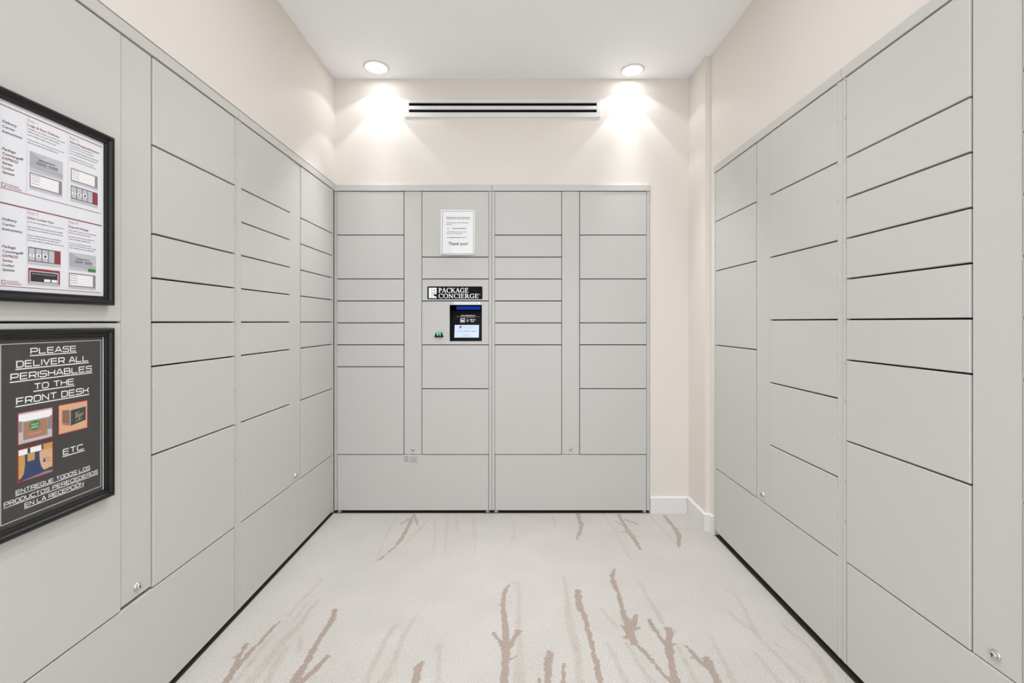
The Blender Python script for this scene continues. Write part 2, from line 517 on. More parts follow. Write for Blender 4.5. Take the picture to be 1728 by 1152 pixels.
dark = paint(parse(DARK_BRANCHES), 0.0015, 1.6)
dark *= np.clip(1.05 - 0.22 * np.clip((fy[:, None] - 2.2) / 0.3, 0, 1) + 0.06 * blot, 0, 1)
faint = paint(parse(FAINT_BRANCHES), 0.009, 1.4) * np.clip(0.8 + 0.25 * blot, 0, 1)
faint *= 1 - 0.3 * np.clip((fy[:, None] - 2.1) / 0.3, 0, 1)
xs = np.concatenate([[-4.5, -1.9, -1.4], fx, [1.4, 1.9, 4.5]])
ys = np.concatenate([[-5.0, -1.2, 0.5], fy, [3.1, 3.45]])
gx, gy = np.meshgrid(xs, ys)
NXX, NYY = len(xs), len(ys)
co = np.zeros((NYY, NXX, 3)); co[..., 0] = gx; co[..., 1] = gy
co[3:-2, 3:-3, 2] = np.minimum(0, soft_noise((ny, nx), 2, rng) * 0.0004 - 0.0002)
idx = (np.arange(NYY - 1)[:, None] * NXX + np.arange(NXX - 1)[None, :]).ravel()
quads = np.stack([idx, idx + 1, idx + NXX + 1, idx + NXX], 1)
me = bpy.data.meshes.new('floor')
me.vertices.add(NXX * NYY); me.vertices.foreach_set('co', co.ravel())
me.loops.add(len(quads) * 4); me.loops.foreach_set('vertex_index', quads.ravel().astype(np.int32))
me.polygons.add(len(quads))
me.polygons.foreach_set('loop_start', (np.arange(len(quads)) * 4).astype(np.int32))
me.update(calc_edges=True)
for nm, a in (('dark', dark), ('faint', faint)):
    full = np.zeros((NYY, NXX), np.float32)
    full[3:-2, 3:-3] = a
    at = me.attributes.new(nm, 'FLOAT', 'POINT'); at.data.foreach_set('value', full.ravel())
me.materials.append(M['carpet'])
floor = struct(smooth(link('floor', me)), 'cream carpet with a woven pattern of brown branches')

# thin dark slab that paints in the shade of the gap under the lockers
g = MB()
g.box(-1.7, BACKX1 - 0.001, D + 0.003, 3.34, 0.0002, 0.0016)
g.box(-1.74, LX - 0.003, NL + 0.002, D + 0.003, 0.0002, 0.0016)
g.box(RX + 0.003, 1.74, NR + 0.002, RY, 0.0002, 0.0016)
struct(g.build('floor_shade_strip', M['gap_shade']), 'dark strip standing in for the shade under the lockers')

# ------------------------------------------------------------------ parcel lockers
Z_BOT, Z_KICK, Z_D0, Z_D1 = 0.018, 0.3545, 0.3564, 1.957
ROW = (Z_D1 - Z_D0) / 12
POST = 5.0 * U
DOOR_W = 112.2 * U
CX = W / 2
COLX = (CX - 127.9 * U, CX + 15.6 * U)      # left edge of each door column
GAP = 0.0052
door_cache = {}

def door_mesh(n):
    if n not in door_cache:
        door_cache[n] = MB().plate(0, DOOR_W, GAP / 2, n * ROW - GAP / 2, 0, 0.014).mesh('door', M['locker'])
    return door_cache[n]

hb = MB()
hb.lathe([(0.0, -0.0055), (0.002, -0.0055), (0.0025, -0.0045), (0.0025, 0.0045), (0.002, 0.0055), (0.0, 0.0055)], 8, (0, 0, 0))
hb.box(-0.0042, 0.0042, 0.0, 0.004, -0.0022, 0.0022)
HINGE = hb.mesh('hinge', M['zinc'])

lk = MB()
lk.lathe([(0.0115, 0), (0.0115, 0.002), (0.0105, 0.004), (0.0088, 0.005), (0.0086, 0.009), (0.0076, 0.0102), (0.0, 0.0102)], 20, (0, 0, 0), 'y')
lk.lathe([(0.0026, 0.0103), (0.0, 0.0104)], 10, (0, 0, 0.0012), 'y', 1)
lk.rect(-0.0009, 0.0009, -0.0045, 0.0012, -0.01045, 1)
LOCK = lk.mesh('lock', [M['chrome'], M['dark']])

def foot_mesh(h):
    return MB().lathe([(0.0, 0.0), (0.013, 0.0), (0.013, 0.004), (0.006, 0.0055), (0.0055, 0.006), (0.0055, h), (0.0, h)], 14, (0, 0, 0)).mesh('foot', M['trim'])


def locker(label, loc, rz, dz, left, right, kiosk=False, strip_gap=0.0):
    t = thing('parcel_locker', label, 'locker', loc, rz)
    zo = dz
    # carcass: closed box behind the doors with a dark inner front
    hx0, hx1, hz0, hz1 = (757.5 - 562.5) * U, (814.5 - 562.5) * U, (866 - 577) * U, (866 - 512.5) * U
    b = MB()
    b.box(0.001, W - 0.001, 0.09, 0.55, Z_BOT, TOP - 0.03)
    for x0, x1 in ((0.001, 0.006), (W - 0.006, W - 0.001)):
        b.box(x0, x1, 0.016, 0.09, Z_BOT, TOP - 0.03)
    b.box(0.006, W - 0.006, 0.016, 0.09, Z_BOT, Z_BOT + 0.006)
    rects = [(0.006, W - 0.006, Z_BOT + 0.006, TOP - 0.03)]
    if kiosk:
        rects = [(0.006, hx0, Z_BOT + 0.006, TOP - 0.03), (hx1, W - 0.006, Z_BOT + 0.006, TOP - 0.03),
                 (hx0, hx1, Z_BOT + 0.006, hz0), (hx0, hx1, hz1, TOP - 0.03)]
    for x0, x1, z0, z1 in rects:
        b.box(x0, x1, 0.015, 0.018, z0, z1, 1)
    b.build('carcass', [M['locker'], M['dark']], t, (0, 0, zo))
    MB().plate(0.0008, W - 0.0008, Z_D1 + 0.0015, TOP, -0.003, 0.55, 0.001).build('top_trim', M['locker'], t, (0, 0, zo))
    for x0 in (0.0008, W - POST):
        p = MB()
        p.plate(x0, x0 + POST - 0.0008, Z_BOT, Z_D1, 0.001, 0.0145, 0.0012)
        xb = x0 + (0.0 if x0 > 0.1 else POST - 0.0008 - 0.006)
        p.plate(xb, xb + 0.006, Z_BOT + 0.001, Z_D1 - 0.001, -0.0008, 0.002, 0.0008)
        p.build('post', M['locker'], t, (0, 0, zo))
    MB().plate(POST + 0.0022, W - POST - 0.0022, Z_BOT, Z_KICK, 0.0008, 0.0145).build('bottom_panel', M['locker'], t, (0, 0, zo))
    sx0, sx1 = COLX[0] + DOOR_W + 0.0036, COLX[1] - 0.0036
    s = MB().plate(sx0, sx1, Z_D0 + 0.0008 + strip_gap, Z_D1 - 0.001, 0.003, 0.0145, 0.0012).build('access_panel', M['locker'], t, (0, 0, zo))
    o = link('lock', LOCK, s, (CX, 0.003, 0.389 + strip_gap * 0.6))
    o['label'] = 'small round chrome cam lock'
    for ci, sizes in ((0, left), (1, right)):
        r = 0
        for n in sizes:
            zb = Z_D1 - (r + n) * ROW
            if kiosk and ci == 1 and r == 5:
                d = None
            else:
                d = link('door', door_mesh(n), t, (COLX[ci], 0, zb + zo))
                hx = -0.0022 if ci == 0 else DOOR_W + 0.0022
                for k in range(n):
                    link('hinge', HINGE, d, (hx, -0.0006, n * ROW - k * ROW - (0.0065 if k == 0 else 0.0)))
            r += n
    fm = foot_mesh(Z_BOT + zo)
    fy_ = 0.022 if zo == 0 else 0.06
    for x, y in ((0.026, fy_), (W - 0.026, fy_), (0.026, 0.5), (W - 0.026, 0.5)):
        link('foot', fm, t, (x, y, 0))
    return t

P8 = [2, 1, 1, 1, 1, 1, 2, 3]
HALF = math.pi / 2
kiosk_locker = locker('grey steel parcel locker on the back wall with touchscreen, nameplate and taped notice',
                      (BACKX1 - 2 * W, D, 0), 0, 0.0, [2, 2, 1, 1, 1, 1, 4], [3, 1, 1, 2, 2, 3], kiosk=True)
locker('plain grey steel parcel locker on the back wall, right of the touchscreen',
       (BACKX1 - W, D, 0), 0, 0.0, [2, 1, 1, 1, 1, 1, 5], [2, 2, 2, 1, 2, 3])
locker('grey steel parcel locker on the left wall, next to the back corner',
       (LX, D - 0.0055 - W, 0), HALF, 0.005, P8, P8)
poster_locker = locker('grey steel parcel locker on the left wall with two black framed posters on it',
                       (LX, D - 0.0055 - 2 * W, 0), HALF, 0.005, [6, 6], [2, 2, 1, 1, 1, 2, 3], strip_gap=0.007)
locker('grey steel parcel locker on the right wall, beside the white baseboard return',
       (RX, RY, 0), -HALF, 0.014, [2, 2, 3, 5], [2] * 6)
locker('grey steel parcel locker on the right wall, cut off by the right edge',
       (RX, RY - W, 0), -HALF, 0.014, P8, P8)

# ------------------------------------------------------------------ lettering
text_cache = {}
def sans(txt):
    """outline of a string in Blender's built-in font: points, faces, width, cap height = 1"""
    if txt not in text_cache:
        cu = bpy.data.curves.new('lettering', 'FONT')
        cu.body = txt
        cu.resolution_u = 2
        ob = bpy.data.objects.new('lettering', cu)
        m = bpy.data.meshes.new_from_object(ob)
        v = [(p.co.x, p.co.y) for p in m.vertices]
        f = [tuple(q.vertices) for q in m.polygons]
        bpy.data.objects.remove(ob); bpy.data.curves.remove(cu); bpy.data.meshes.remove(m)
        x0 = min(p[0] for p in v); x1 = max(p[0] for p in v)
        text_cache[txt] = ([(p[0] - x0, p[1]) for p in v], f, x1 - x0)
    return text_cache[txt]


def put_sans(mb, txt, x, z, y, mi=0, width=None, size=None, italic=0.0, stretch=1.0, bold=0.0):
    v, f, wd = sans(txt)
    s = width / wd if width else size
    for k in ((-1, 0, 1) if bold else (0,)):
        mb.add([(x + (p[0] * stretch + p[1] * italic + k * bold) * s, y - 0.00002 * k, z + p[1] * s) for p in v], f, mi)
    return s


def fillet(pts, r):
    out = [pts[0]]
    for a, b, c in zip(pts, pts[1:], pts[2:]):
        A, B, C = Vector(a), Vector(b), Vector(c)
        u, v = (A - B), (C - B)
        k = min(r, u.length / 2, v.length / 2)
        p, q = B + u.normalized() * k, B + v.normalized() * k
        out += [tuple(p), tuple((p + q) / 2 * 0.45 + B * 0.55), tuple(q)]
    return out + [pts[-1]]

# wide square-cornered capitals: polylines in a unit box, rounded corners
WIDE = {
    'P': [([(0, 0), (0, 1.08)], 0), ([(0, 1), (1, 1), (1, .4), (0, .4)], 1)],
    'R': [([(0, 0), (0, 1.08)], 0), ([(0, 1), (1, 1), (1, .4), (0, .4)], 1), ([(.62, .4), (1, 0)], 0)],
    'B': [([(0, -.08), (0, 1.08)], 0), ([(0, 1), (.94, 1), (.94, .52), (0, .52)], 1), ([(.8, .52), (1, .52), (1, 0), (0, 0)], 1)],
    'L': [([(0, 1), (0, 0), (1, 0)], 0)],
    'E': [([(1, 1), (0, 1), (0, 0), (1, 0)], 0), ([(0, .52), (.94, .52)], 0)],
    'F': [([(1, 1), (0, 1), (0, 0)], 0), ([(0, .48), (.9, .48)], 0)],
    'A': [([(-.04, 0), (.42, 1), (.58, 1), (1.04, 0)], 0), ([(.2, .3), (.82, .3)], 0)],
    'S': [([(1, .84), (1, 1), (0, 1), (0, .52), (1, .52), (1, 0), (0, 0), (0, .16)], 1)],
    'D': [([(0, -.08), (0, 1.08)], 0), ([(0, 1), (1, 1), (1, 0), (0, 0)], 2)],
    'O': [([(0, .5), (0, 1), (1, 1), (1, 0), (0, 0), (0, .5)], 2)],
    'Ó': [([(0, .5), (0, 1), (1, 1), (1, 0), (0, 0), (0, .5)], 2), ([(.42, 1.2), (.64, 1.42)], 0)],
    'C': [([(1, .8), (1, 1), (0, 1), (0, 0), (1, 0), (1, .2)], 2)],
    'G': [([(1, .8), (1, 1), (0, 1), (0, 0), (1, 0), (1, .48), (.55, .48)], 1)],
    'U': [([(0, 1), (0, 0), (1, 0), (1, 1)], 2)],
    'V': [([(0, 1), (.5, 0), (1, 1)], 0)],
    'T': [([(0, 1), (1, 1)], 0), ([(.5, 1), (.5, 0)], 0)],
    'H': [([(0, 0), (0, 1)], 0), ([(1, 0), (1, 1)], 0), ([(0, .52), (1, .52)], 0)],
    'N': [([(0, 0), (0, 1), (1, 0), (1, 1)], 0)],
    'K': [([(0, 0), (0, 1)], 0), ([(0, .52), (.72, .52), (1, .78), (1, 1)], 1), ([(.72, .52), (1, .26), (1, 0)], 1)],
    'I': [([(0, 0), (0, 1)], 0)],
    '.': [([(0, 0.0), (0, .08)], 0)],
}
def put_wide(mb, txt, x0, x1, z, cap, y, mi=0, underline=True, weight=0.13):
    gap, sp = 0.30, 0.62
    adv = lambda c: 0.0 if c in 'I.' else 1.0
    total = sum(sp if c == ' ' else adv(c) + gap for c in txt) - gap
    sx = (x1 - x0) / total
    sw = weight * cap
    x = 0.0
    for c in txt:
        if c == ' ':
            x += sp; continue
        for pts, rnd in WIDE[c]:
            q = [(x0 + (x + p[0]) * sx, z + sw / 2 + p[1] * (cap - sw)) for p in pts]
            if rnd: q = fillet(q, cap * (0.22 if rnd == 1 else 0.3))
            mb.ribbon(q, sw, y, mi)
        x += adv(c) + gap
    if underline:
        mb.rect(x0 - sw, x1 + sw, z - sw * 2.0, z - sw * 1.0, y, mi)

T_, t_ = .19, .075
def stem(x): return [([(x, 0), (x, 1)], T_), ([(x - .19, .035), (x + .19, .035)], t_), ([(x - .19, .965), (x + .17, .965)], t_)]
def arc(cx, cz, rx, rz, a0, a1, n=14, thick=T_, thin=t_):
    pts, ws = [], []
    for k in range(n + 1):
        a = math.radians(a0 + (a1 - a0) * k / n)
        pts.append((cx + rx * math.cos(a), cz + rz * math.sin(a)))
        ws.append(thin + (thick - thin) * abs(math.cos(a)) ** 1.3)
    return (pts, ws)
BOWL = ([(.18, .955), (.4, .95), (.55, .86), (.6, .72), (.55, .58), (.4, .49), (.18, .485)], [.08, .1, .17, .2, .17, .1, .08])
SERIF = {
    'P': (stem(.18) + [BOWL], .76),
    'A': ([([(.1, 0), (.42, 1)], .08), ([(.42, 1), (.8, 0)], T_), ([(.2, .33), (.66, .33)], t_), ([(-.03, .035), (.24, .035)], t_), ([(.62, .035), (.98, .035)], t_)], .98),
    'C': ([arc(.52, .5, .42, .475, 42, 318), ([(.85, .68), (.85, .97)], t_)], .98),
    'G': ([arc(.52, .5, .42, .475, 42, 312), ([(.85, .68), (.85, .97)], t_), ([(.82, .04), (.82, .42)], T_), ([(.62, .42), (.98, .42)], t_)], 1.08),
    'O': ([arc(.52, .5, .43, .475, 0, 360, 22)], 1.08),
    'K': (stem(.18) + [([(.22, .42), (.74, .97)], .09), ([(.38, .6), (.84, 0)], T_), ([(.6, .965), (.92, .965)], t_), ([(.68, .035), (1.0, .035)], t_)], 1.02),
    'E': (stem(.18) + [([(.1, .96), (.64, .96)], t_), ([(.2, .52), (.52, .52)], t_), ([(.1, .04), (.68, .04)], t_), ([(.64, .74), (.64, 1)], t_), ([(.68, 0), (.68, .26)], t_), ([(.52, .4), (.52, .64)], t_)], .84),
    'N': ([([(.17, 0), (.17, 1)], .09), ([(.14, .97), (.82, .03)], T_), ([(.82, 0), (.82, 1)], .09), ([(0, .035), (.34, .035)], t_), ([(0, .965), (.2, .965)], t_), ([(.65, .965), (.99, .965)], t_)], 1.06),
    'I': (stem(.2), .46),
    'R': (stem(.18) + [BOWL, ([(.36, .5), (.82, 0)], T_), ([(.7, .035), (.98, .035)], t_)], .96),
}
def put_serif(mb, txt, x0, x1, z, cap, y, mi=0):
    total = sum(SERIF[c][1] for c in txt)
    sx = (x1 - x0) / total
    x = x0
    for c in txt:
        for pts, wd in SERIF[c][0]:
            wd = [a * (cap + sx) / 2 for a in wd] if isinstance(wd, list) else wd * (cap + sx) / 2
            mb.ribbon([(x + p[0] * sx, z + p[1] * cap) for p in pts], wd, y, mi)
        x += SERIF[c][1] * sx


def small_print(mb, x0, x1, z, h, y, mi=0, fill=1.0):
    """a line of print too small to read: word-long dashes"""
    x, end = x0, x0 + (x1 - x0) * fill
    while x < end - h:
        wl = min(random.uniform(1.2, 4.5) * h, end - x)
        mb.rect(x, x + wl, z, z + h * random.uniform(.75, 1.1), y, mi)
        x += wl + h * 0.55


def logo_mark(mb, x0, x1, z0, z1, y, mi, hole):
    wx, hz = x1 - x0, z1 - z0
    mb.rect(x0, x0 + .37 * wx, z0, z1, y, mi)
    mb.outline(x0 + .41 * wx, x1, z0 + .52 * hz, z1, .23 * wx, y, mi)
    mb.rect(x0 + .41 * wx, x1, z0 + .38 * hz, z0 + .48 * hz, y, mi)
    mb.rect(x0 + .41 * wx, x0 + .62 * wx, z0, z0 + .48 * hz, y, mi)
    mb.rect(x0 + .41 * wx, x1, z0, z0 + .12 * hz, y, mi)
    mb.rect(x0 + .44 * wx, x0 + .9 * wx, z0 + .12 * hz, z0 + .2 * hz, y, mi)

# ------------------------------------------------------------------ fittings of the touchscreen locker
K0 = 1096.4 - 533
kx = lambda px: (px - K0) * U
kz = lambda py: (866 - py) * U

# nameplate
n = MB()
def rounded(x0, x1, z0, z1, r, k=4):
    pts = []
    for cx, cz, a in ((x1 - r, z1 - r, 0), (x0 + r, z1 - r, 90), (x0 + r, z0 + r, 180), (x1 - r, z0 + r, 270)):
        pts += [(cx + r * math.cos(math.radians(a + 90 * i / k)), cz + r * math.sin(math.radians(a + 90 * i / k))) for i in range(k + 1)]
    return pts
def slab(mb, pts, y0, y1, mi=0):
    n_ = len(pts)
    mb.add([(p[0], y0, p[1]) for p in pts] + [(p[0], y1, p[1]) for p in pts],
           [tuple(range(n_)), tuple(range(n_, 2 * n_))[::-1]] + [(i, n_ + i, n_ + (i + 1) % n_, (i + 1) % n_) for i in range(n_)], mi)
slab(n, rounded(kx(720.2), kx(815.2), kz(505.9), kz(482.0), 0.008), -0.0016, 0.0, 0)
slab(n, rounded(kx(721.3), kx(814.1), kz(504.8), kz(483.1), 0.0065), -0.0022, -0.0012, 1)
plate_o = n.build('nameplate', [M['zinc'], M['black']], kiosk_locker)
plate_o['label'] = 'black nameplate with white lettering'
n = MB()
put_serif(n, 'PACKAGE', kx(740.1), kx(791.2), kz(493.7), 7.9 * U, -0.0026)
put_serif(n, 'CONCIERGE', kx(739.9), kx(808.3), kz(503.0), 7.5 * U, -0.0026)
n.ribbon([(kx(809.6) + 0.003 * math.cos(a), kz(496.6) + 0.003 * math.sin(a)) for a in (i * math.pi / 6 for i in range(13))], 0.0008, -0.0026)
logo_mark(n, kx(723.7), kx(736.9), kz(502.9), kz(485.4), -0.0026, 0, 1)
n.build('lettering', M['white'], plate_o)

# control panel: plate with an opening, housing with sloping screen
px0, px1, pz0, pz1 = COLX[1], COLX[1] + DOOR_W, Z_D1 - 7 * ROW + GAP / 2, Z_D1 - 5 * ROW - GAP / 2
hx0, hx1, hz0, hz1 = kx(758.8), kx(813.2), kz(575.6), kz(514.2)
c = MB()
c.box(px0, hx0, 0, 0.014, pz0, pz1); c.box(hx1, px1, 0, 0.014, pz0, pz1)
c.box(hx0, hx1, 0, 0.014, pz0, hz0); c.box(hx0, hx1, 0, 0.014, hz1, pz1)
cp = c.build('control_panel', M['locker'], kiosk_locker)
cp['label'] = 'control panel with lit screen and green scanner'
link('hinge', HINGE, cp, (px1 + 0.0022, -0.0006, pz1 - 0.0065)); link('hinge', HINGE, cp, (px1 + 0.0022, -0.0006, pz0 + ROW))
h = MB()
e = 0.0006
hx0 += e; hx1 -= e; hz0 += e; hz1 -= e
y_at = lambda z: 0.014 + (z - hz0) / (hz1 - hz0) * 0.062          # the screen leans back at the top
h.add([(hx0, 0.0005, hz0), (hx0, 0.0005, hz1), (hx0, y_at(hz1), hz1), (hx0, y_at(hz0), hz0)], [(0, 1, 2, 3)])
h.add([(hx1, 0.0005, hz0), (hx1, 0.0005, hz1), (hx1, y_at(hz1), hz1), (hx1, y_at(hz0), hz0)], [(0, 3, 2, 1)])
h.add([(hx0, 0.0005, hz0), (hx1, 0.0005, hz0), (hx1, y_at(hz0), hz0), (hx0, y_at(hz0), hz0)], [(0, 1, 2, 3)])
h.add([(hx0, 0.0005, hz1), (hx1, 0.0005, hz1), (hx1, y_at(hz1), hz1), (hx0, y_at(hz1), hz1)], [(0, 3, 2, 1)])
h.add([(hx0, y_at(hz0), hz0), (hx1, y_at(hz0), hz0), (hx1, y_at(hz1), hz1), (hx0, y_at(hz1), hz1)], [(0, 1, 2, 3)])
h.build('screen_housing', M['housing'], cp)
def slope(mb, lift=0.0008):
    mb.v = [(p[0], y_at(p[2]) - lift + p[1], p[2]) for p in mb.v]
    return mb
s = MB()
s.box(kx(766), kx(807.5), -0.001, 0.0004, kz(569.5), kz(548.2))
slope(s).build('display', M['display'], cp)['label'] = 'lit white display'
s = MB()
logo_mark(s, kx(774.2), kx(777.8), kz(553.8), kz(549.8), 0, 0, 0)
put_serif(s, 'PACKAGE', kx(779), kx(797), kz(551.6), 1.7 * U, 0, 1)
put_serif(s, 'CONCIERGE', kx(779), kx(801), kz(554), 1.7 * U, 0, 1)
put_sans(s, 'TOUCH SCREEN TO BEGIN', kx(770.5), kz(559.8), 0, 0, width=32.5 * U)
small_print(s, kx(780.5), kx(792), kz(564.8), 0.9 * U, 0, 1)
small_print(s, kx(779.5), kx(793.5), kz(567.6), 0.7 * U, 0, 2)
slope(s, 0.0026).build('screen_text', [M['navy'], M['lgrey'], M['grey']], cp)
s = MB()
small_print(s, kx(776), kx(801), kz(532.6), 1.3 * U, 0)
small_print(s, kx(768), kx(808), kz(534.6), 1.0 * U, 0, 1)
small_print(s, kx(776.5), kx(800), kz(536.4), 0.8 * U, 0, 1)
s.outline(kx(775.2), kx(783), kz(543.8), kz(537.0), 0.8 * U, 0)
s.rect(kx(776.6), kx(781.6), kz(542), kz(539.6), 0)
s.rect(kx(785.5), kx(790), kz(543), kz(538.5), 0, 1)
small_print(s, kx(792), kx(801.5), kz(540), 1.5 * U, 0)
small_print(s, kx(793.5), kx(800.5), kz(543), 1.5 * U, 0)
slope(s).build('housing_print', [M['white'], M['grey']], cp)
s = MB()
s.box(kx(768), kx(809.5), -0.006, 0.0, kz(521.5), kz(516))
slope(s, 0.001).build('reflected_glow', M['blueglow'], cp)  # glowing bar painted in place of a recessed light's reflection
s = MB().box(kx(765.5), kx(810.5), -0.0008, 0.0, kz(513.4), kz(509.4))
lab = s.build('label_strip', M['white'], cp)
s = MB(); small_print(s, kx(767.5), kx(807.5), kz(511.9), 1.0 * U, -0.0011)
s.build('label_print', M['lgrey'], cp)
# scanner: a small dark hood with a green window
s = MB()
q0 = [(kx(733.2), kz(568.6)), (kx(748.3), kz(568.6)), (kx(745.4), kz(560.3)), (kx(736.0), kz(560.3))]
s.add([(q0[0][0], -0.012, q0[0][1]), (q0[1][0], -0.012, q0[1][1]), (q0[2][0], -0.004, q0[2][1]), (q0[3][0], -0.004, q0[3][1])]
      + [(p[0], 0.0, p[1]) for p in q0], [(0, 1, 2, 3), (0, 4, 5, 1), (1, 5, 6, 2), (2, 6, 7, 3), (3, 7, 4, 0)])
yq = lambda py: -0.0125 + (568.6 - py) / 8.3 * 0.008
for a, b_, c_, d_, mi in ((736.3, 745.2, 566.6, 560.5, 1), (736.2, 744.2, 562.2, 561.0, 2), (737.5, 740, 565.3, 562.8, 2), (742, 744.2, 564.2, 563.2, 2), (742.3, 743.8, 566.2, 565.0, 2)):
    l = 0.0002 * (mi + 1)
    s.add([(kx(a), yq(c_) - l, kz(c_)), (kx(b_), yq(c_) - l, kz(c_)), (kx(b_ - .3), yq(d_) - l, kz(d_)), (kx(a + .3), yq(d_) - l, kz(d_))], [(0, 1, 2, 3)], mi)
s.build('scanner', [M['black'], M['greenlamp'], M['greenglow']], cp)['label'] = 'black barcode scanner with green window'

# certification sticker on the bottom panel
s = MB()
s.box(kx(681), kx(708.3), 0.0003, 0.0008, kz(782.5), kz(768.2))
st = s.build('sticker', M['locker'], kiosk_locker)
st['label'] = 'small grey certification sticker'
s = MB()
s.ribbon([(kx(685.6) + 3.0 * U * math.cos(a), kz(773) + 3.2 * U * math.sin(a)) for a in (i * math.pi / 9 for i in range(19))], 1.2 * U, 0.0)
put_sans(s, 'ETL', kx(683.6), kz(774), 0.0, 0, width=5.2 * U)
small_print(s, kx(682), kx(689.5), kz(778.4), 1.5 * U, 0.0)
for i in range(6): small_print(s, kx(692), kx(707), kz(771.2 + 1.7 * i), 0.8 * U, 0.0, 1, random.uniform(.7, 1))
s.build('sticker_print', [M['grey'], M['grey']], st)

# ------------------------------------------------------------------ paper notice taped to the door
nx0, nx1, nz0, nz1 = kx(743.2), kx(801.8), kz(430), kz(354)
NW, NH = nx1 - nx0, nz1 - nz0
notice = thing('paper_notice', 'white paper notice with red border taped above the nameplate', 'notice', (BACKX1 - 2 * W + nx0, D, nz0))
def bulge(x, z):
    u, v = x / NW, z / NH
    lift = 0.012 * max(0, 1 - v / 0.45) ** 2 * math.sin(math.pi * min(1, max(0, u)) * 0.9 + 0.2)
    return -0.0022 - lift - 0.0035 * max(0, 1 - abs(u + v * 0.8 - 0.42) / 0.1) * max(0, 1 - v / 0.35)
NU, NV = 22, 28
vs, fs = [], []
for back in (0, 1):
    for j in range(NV + 1):
        for i in range(NU + 1):
            x, z = NW * i / NU, NH * j / NV
            sag = 0.003 * math.sin(math.pi * i / NU) * max(0, 1 - j / 6)
            vs.append((x + 0.0025 * (j / NV - 0.5), bulge(x, z) + 0.0006 * back, z - sag))
k = (NU + 1) * (NV + 1)
for j in range(NV):
    for i in range(NU):
        a = j * (NU + 1) + i
        fs.append((a, a + 1, a + NU + 2, a + NU + 1)); fs.append((k + a, k + a + NU + 1, k + a + NU + 2, k + a + 1))
rim = [i for i in range(NU + 1)] + [j * (NU + 1) + NU for j in range(1, NV + 1)] + [NV * (NU + 1) + i for i in range(NU - 1, -1, -1)] + [j * (NU + 1) for j in range(NV - 1, 0, -1)]
for a, b_ in zip(rim, rim[1:] + rim[:1]): fs.append((a, k + a, k + b_, b_))
sheet = smooth(MB().add(vs, fs).build('sheet', M['notice'], notice))
p = MB()
ux, vz = lambda u: NW * u, lambda v: NH * v
for a0, b0, a1, b1, mi in ((.06, .97, .95, .97, 0), (.055, .03, .96, .03, 0), (.055, .03, .06, .97, 0), (.955, .03, .95, .97, 1)):
    pts = [(ux(a0 + (a1 - a0) * i / 20), vz(b0 + (b1 - b0) * i / 20)) for i in range(21)]
    p.ribbon(pts, 0.0024 if mi == 0 else 0.0034, 0, 1 if mi else 2)
hs = put_sans(p, 'Attention all carriers:', ux(.17), vz(.81), 0, 0, width=NW * .68)
p.rect(ux(.17), ux(.85), vz(.795), vz(.80), 0, 0)
for v_, u0, u1, mi in ((.705, .17, .80, 3), (.665, .17, .33, 3), (.58, .18, .26, 3), (.58, .34, .76, 0), (.505, .18, .74, 3), (.465, .18, .66, 3), (.38, .18, .24, 3), (.38, .25, .58, 0), (.38, .6, .74, 3)):
    small_print(p, ux(u0), ux(u1), vz(v_), 0.0036, 0, mi)
put_sans(p, 'Thank you!', ux(.235), vz(.215), 0, 0, width=NW * .55)
put_sans(p, 'Thank you!', ux(.24), vz(.2165), 0, 0, width=NW * .55)
p.v = [(x + 0.0025 * (z / NH - 0.5), bulge(x, z) - 0.0006 - 0.0001 * y, z - 0.003 * math.sin(math.pi * x / NW) * max(0, 1 - z / NH * NV / 6)) for x, y, z in p.v]
p.build('printed_text', [M['ink'], M['pink'], M['grey'], M['grey']], sheet)

# ------------------------------------------------------------------ framed posters on the left lockers
S0 = 1.068
OPW, FW = 0.2476, 0.0235
def frame_sweep(x0, x1, z0, z1):
    prof = [(0.0, -0.003), (0.0, -0.0125), (0.002, -0.0145), (0.006, -0.014), (0.009, -0.0155), (0.012, -0.019), (0.016, -0.021), (0.0195, -0.0205), (0.0225, -0.0175), (FW, -0.013), (FW, -0.0004)]
    mb = MB(); vs = []; k = len(prof)
    for sx, sz, x, z in ((-1, -1, x0, z0), (1, -1, x1, z0), (1, 1, x1, z1), (-1, 1, x0, z1)):
        vs += [(x + sx * a, y, z + sz * a) for a, y in prof]
    fs = []
    for c_ in range(4):
        d_ = (c_ + 1) % 4
        for i in range(k - 1):
            fs.append((c_ * k + i, d_ * k + i, d_ * k + i + 1, c_ * k + i + 1))
        fs.append((c_ * k + k - 1, d_ * k + k - 1, d_ * k, c_ * k))
    return mb.add(vs, fs)

def poster(label, h0, h1):
    base = EYE + h0 - FW
    t = thing('framed_poster', label, 'poster', (LX, S0, base), HALF)
    z0, z1 = FW, FW + h1 - h0
    frame_sweep(-OPW / 2, OPW / 2, z0, z1).build('frame', M['frame'], t)
    sh = MB().box(-OPW / 2 - 0.004, OPW / 2 + 0.004, -0.0078, -0.003, z0 - 0.004, z1 + 0.004)
    MB().box(-OPW / 2 - 0.001, OPW / 2 + 0.001, -0.0118, -0.0102, z0 - 0.001, z1 + 0.001).build('glass_pane', M['glass'], t)
    return t, sh, (lambda s: s - S0), (lambda hh: EYE + hh - base)

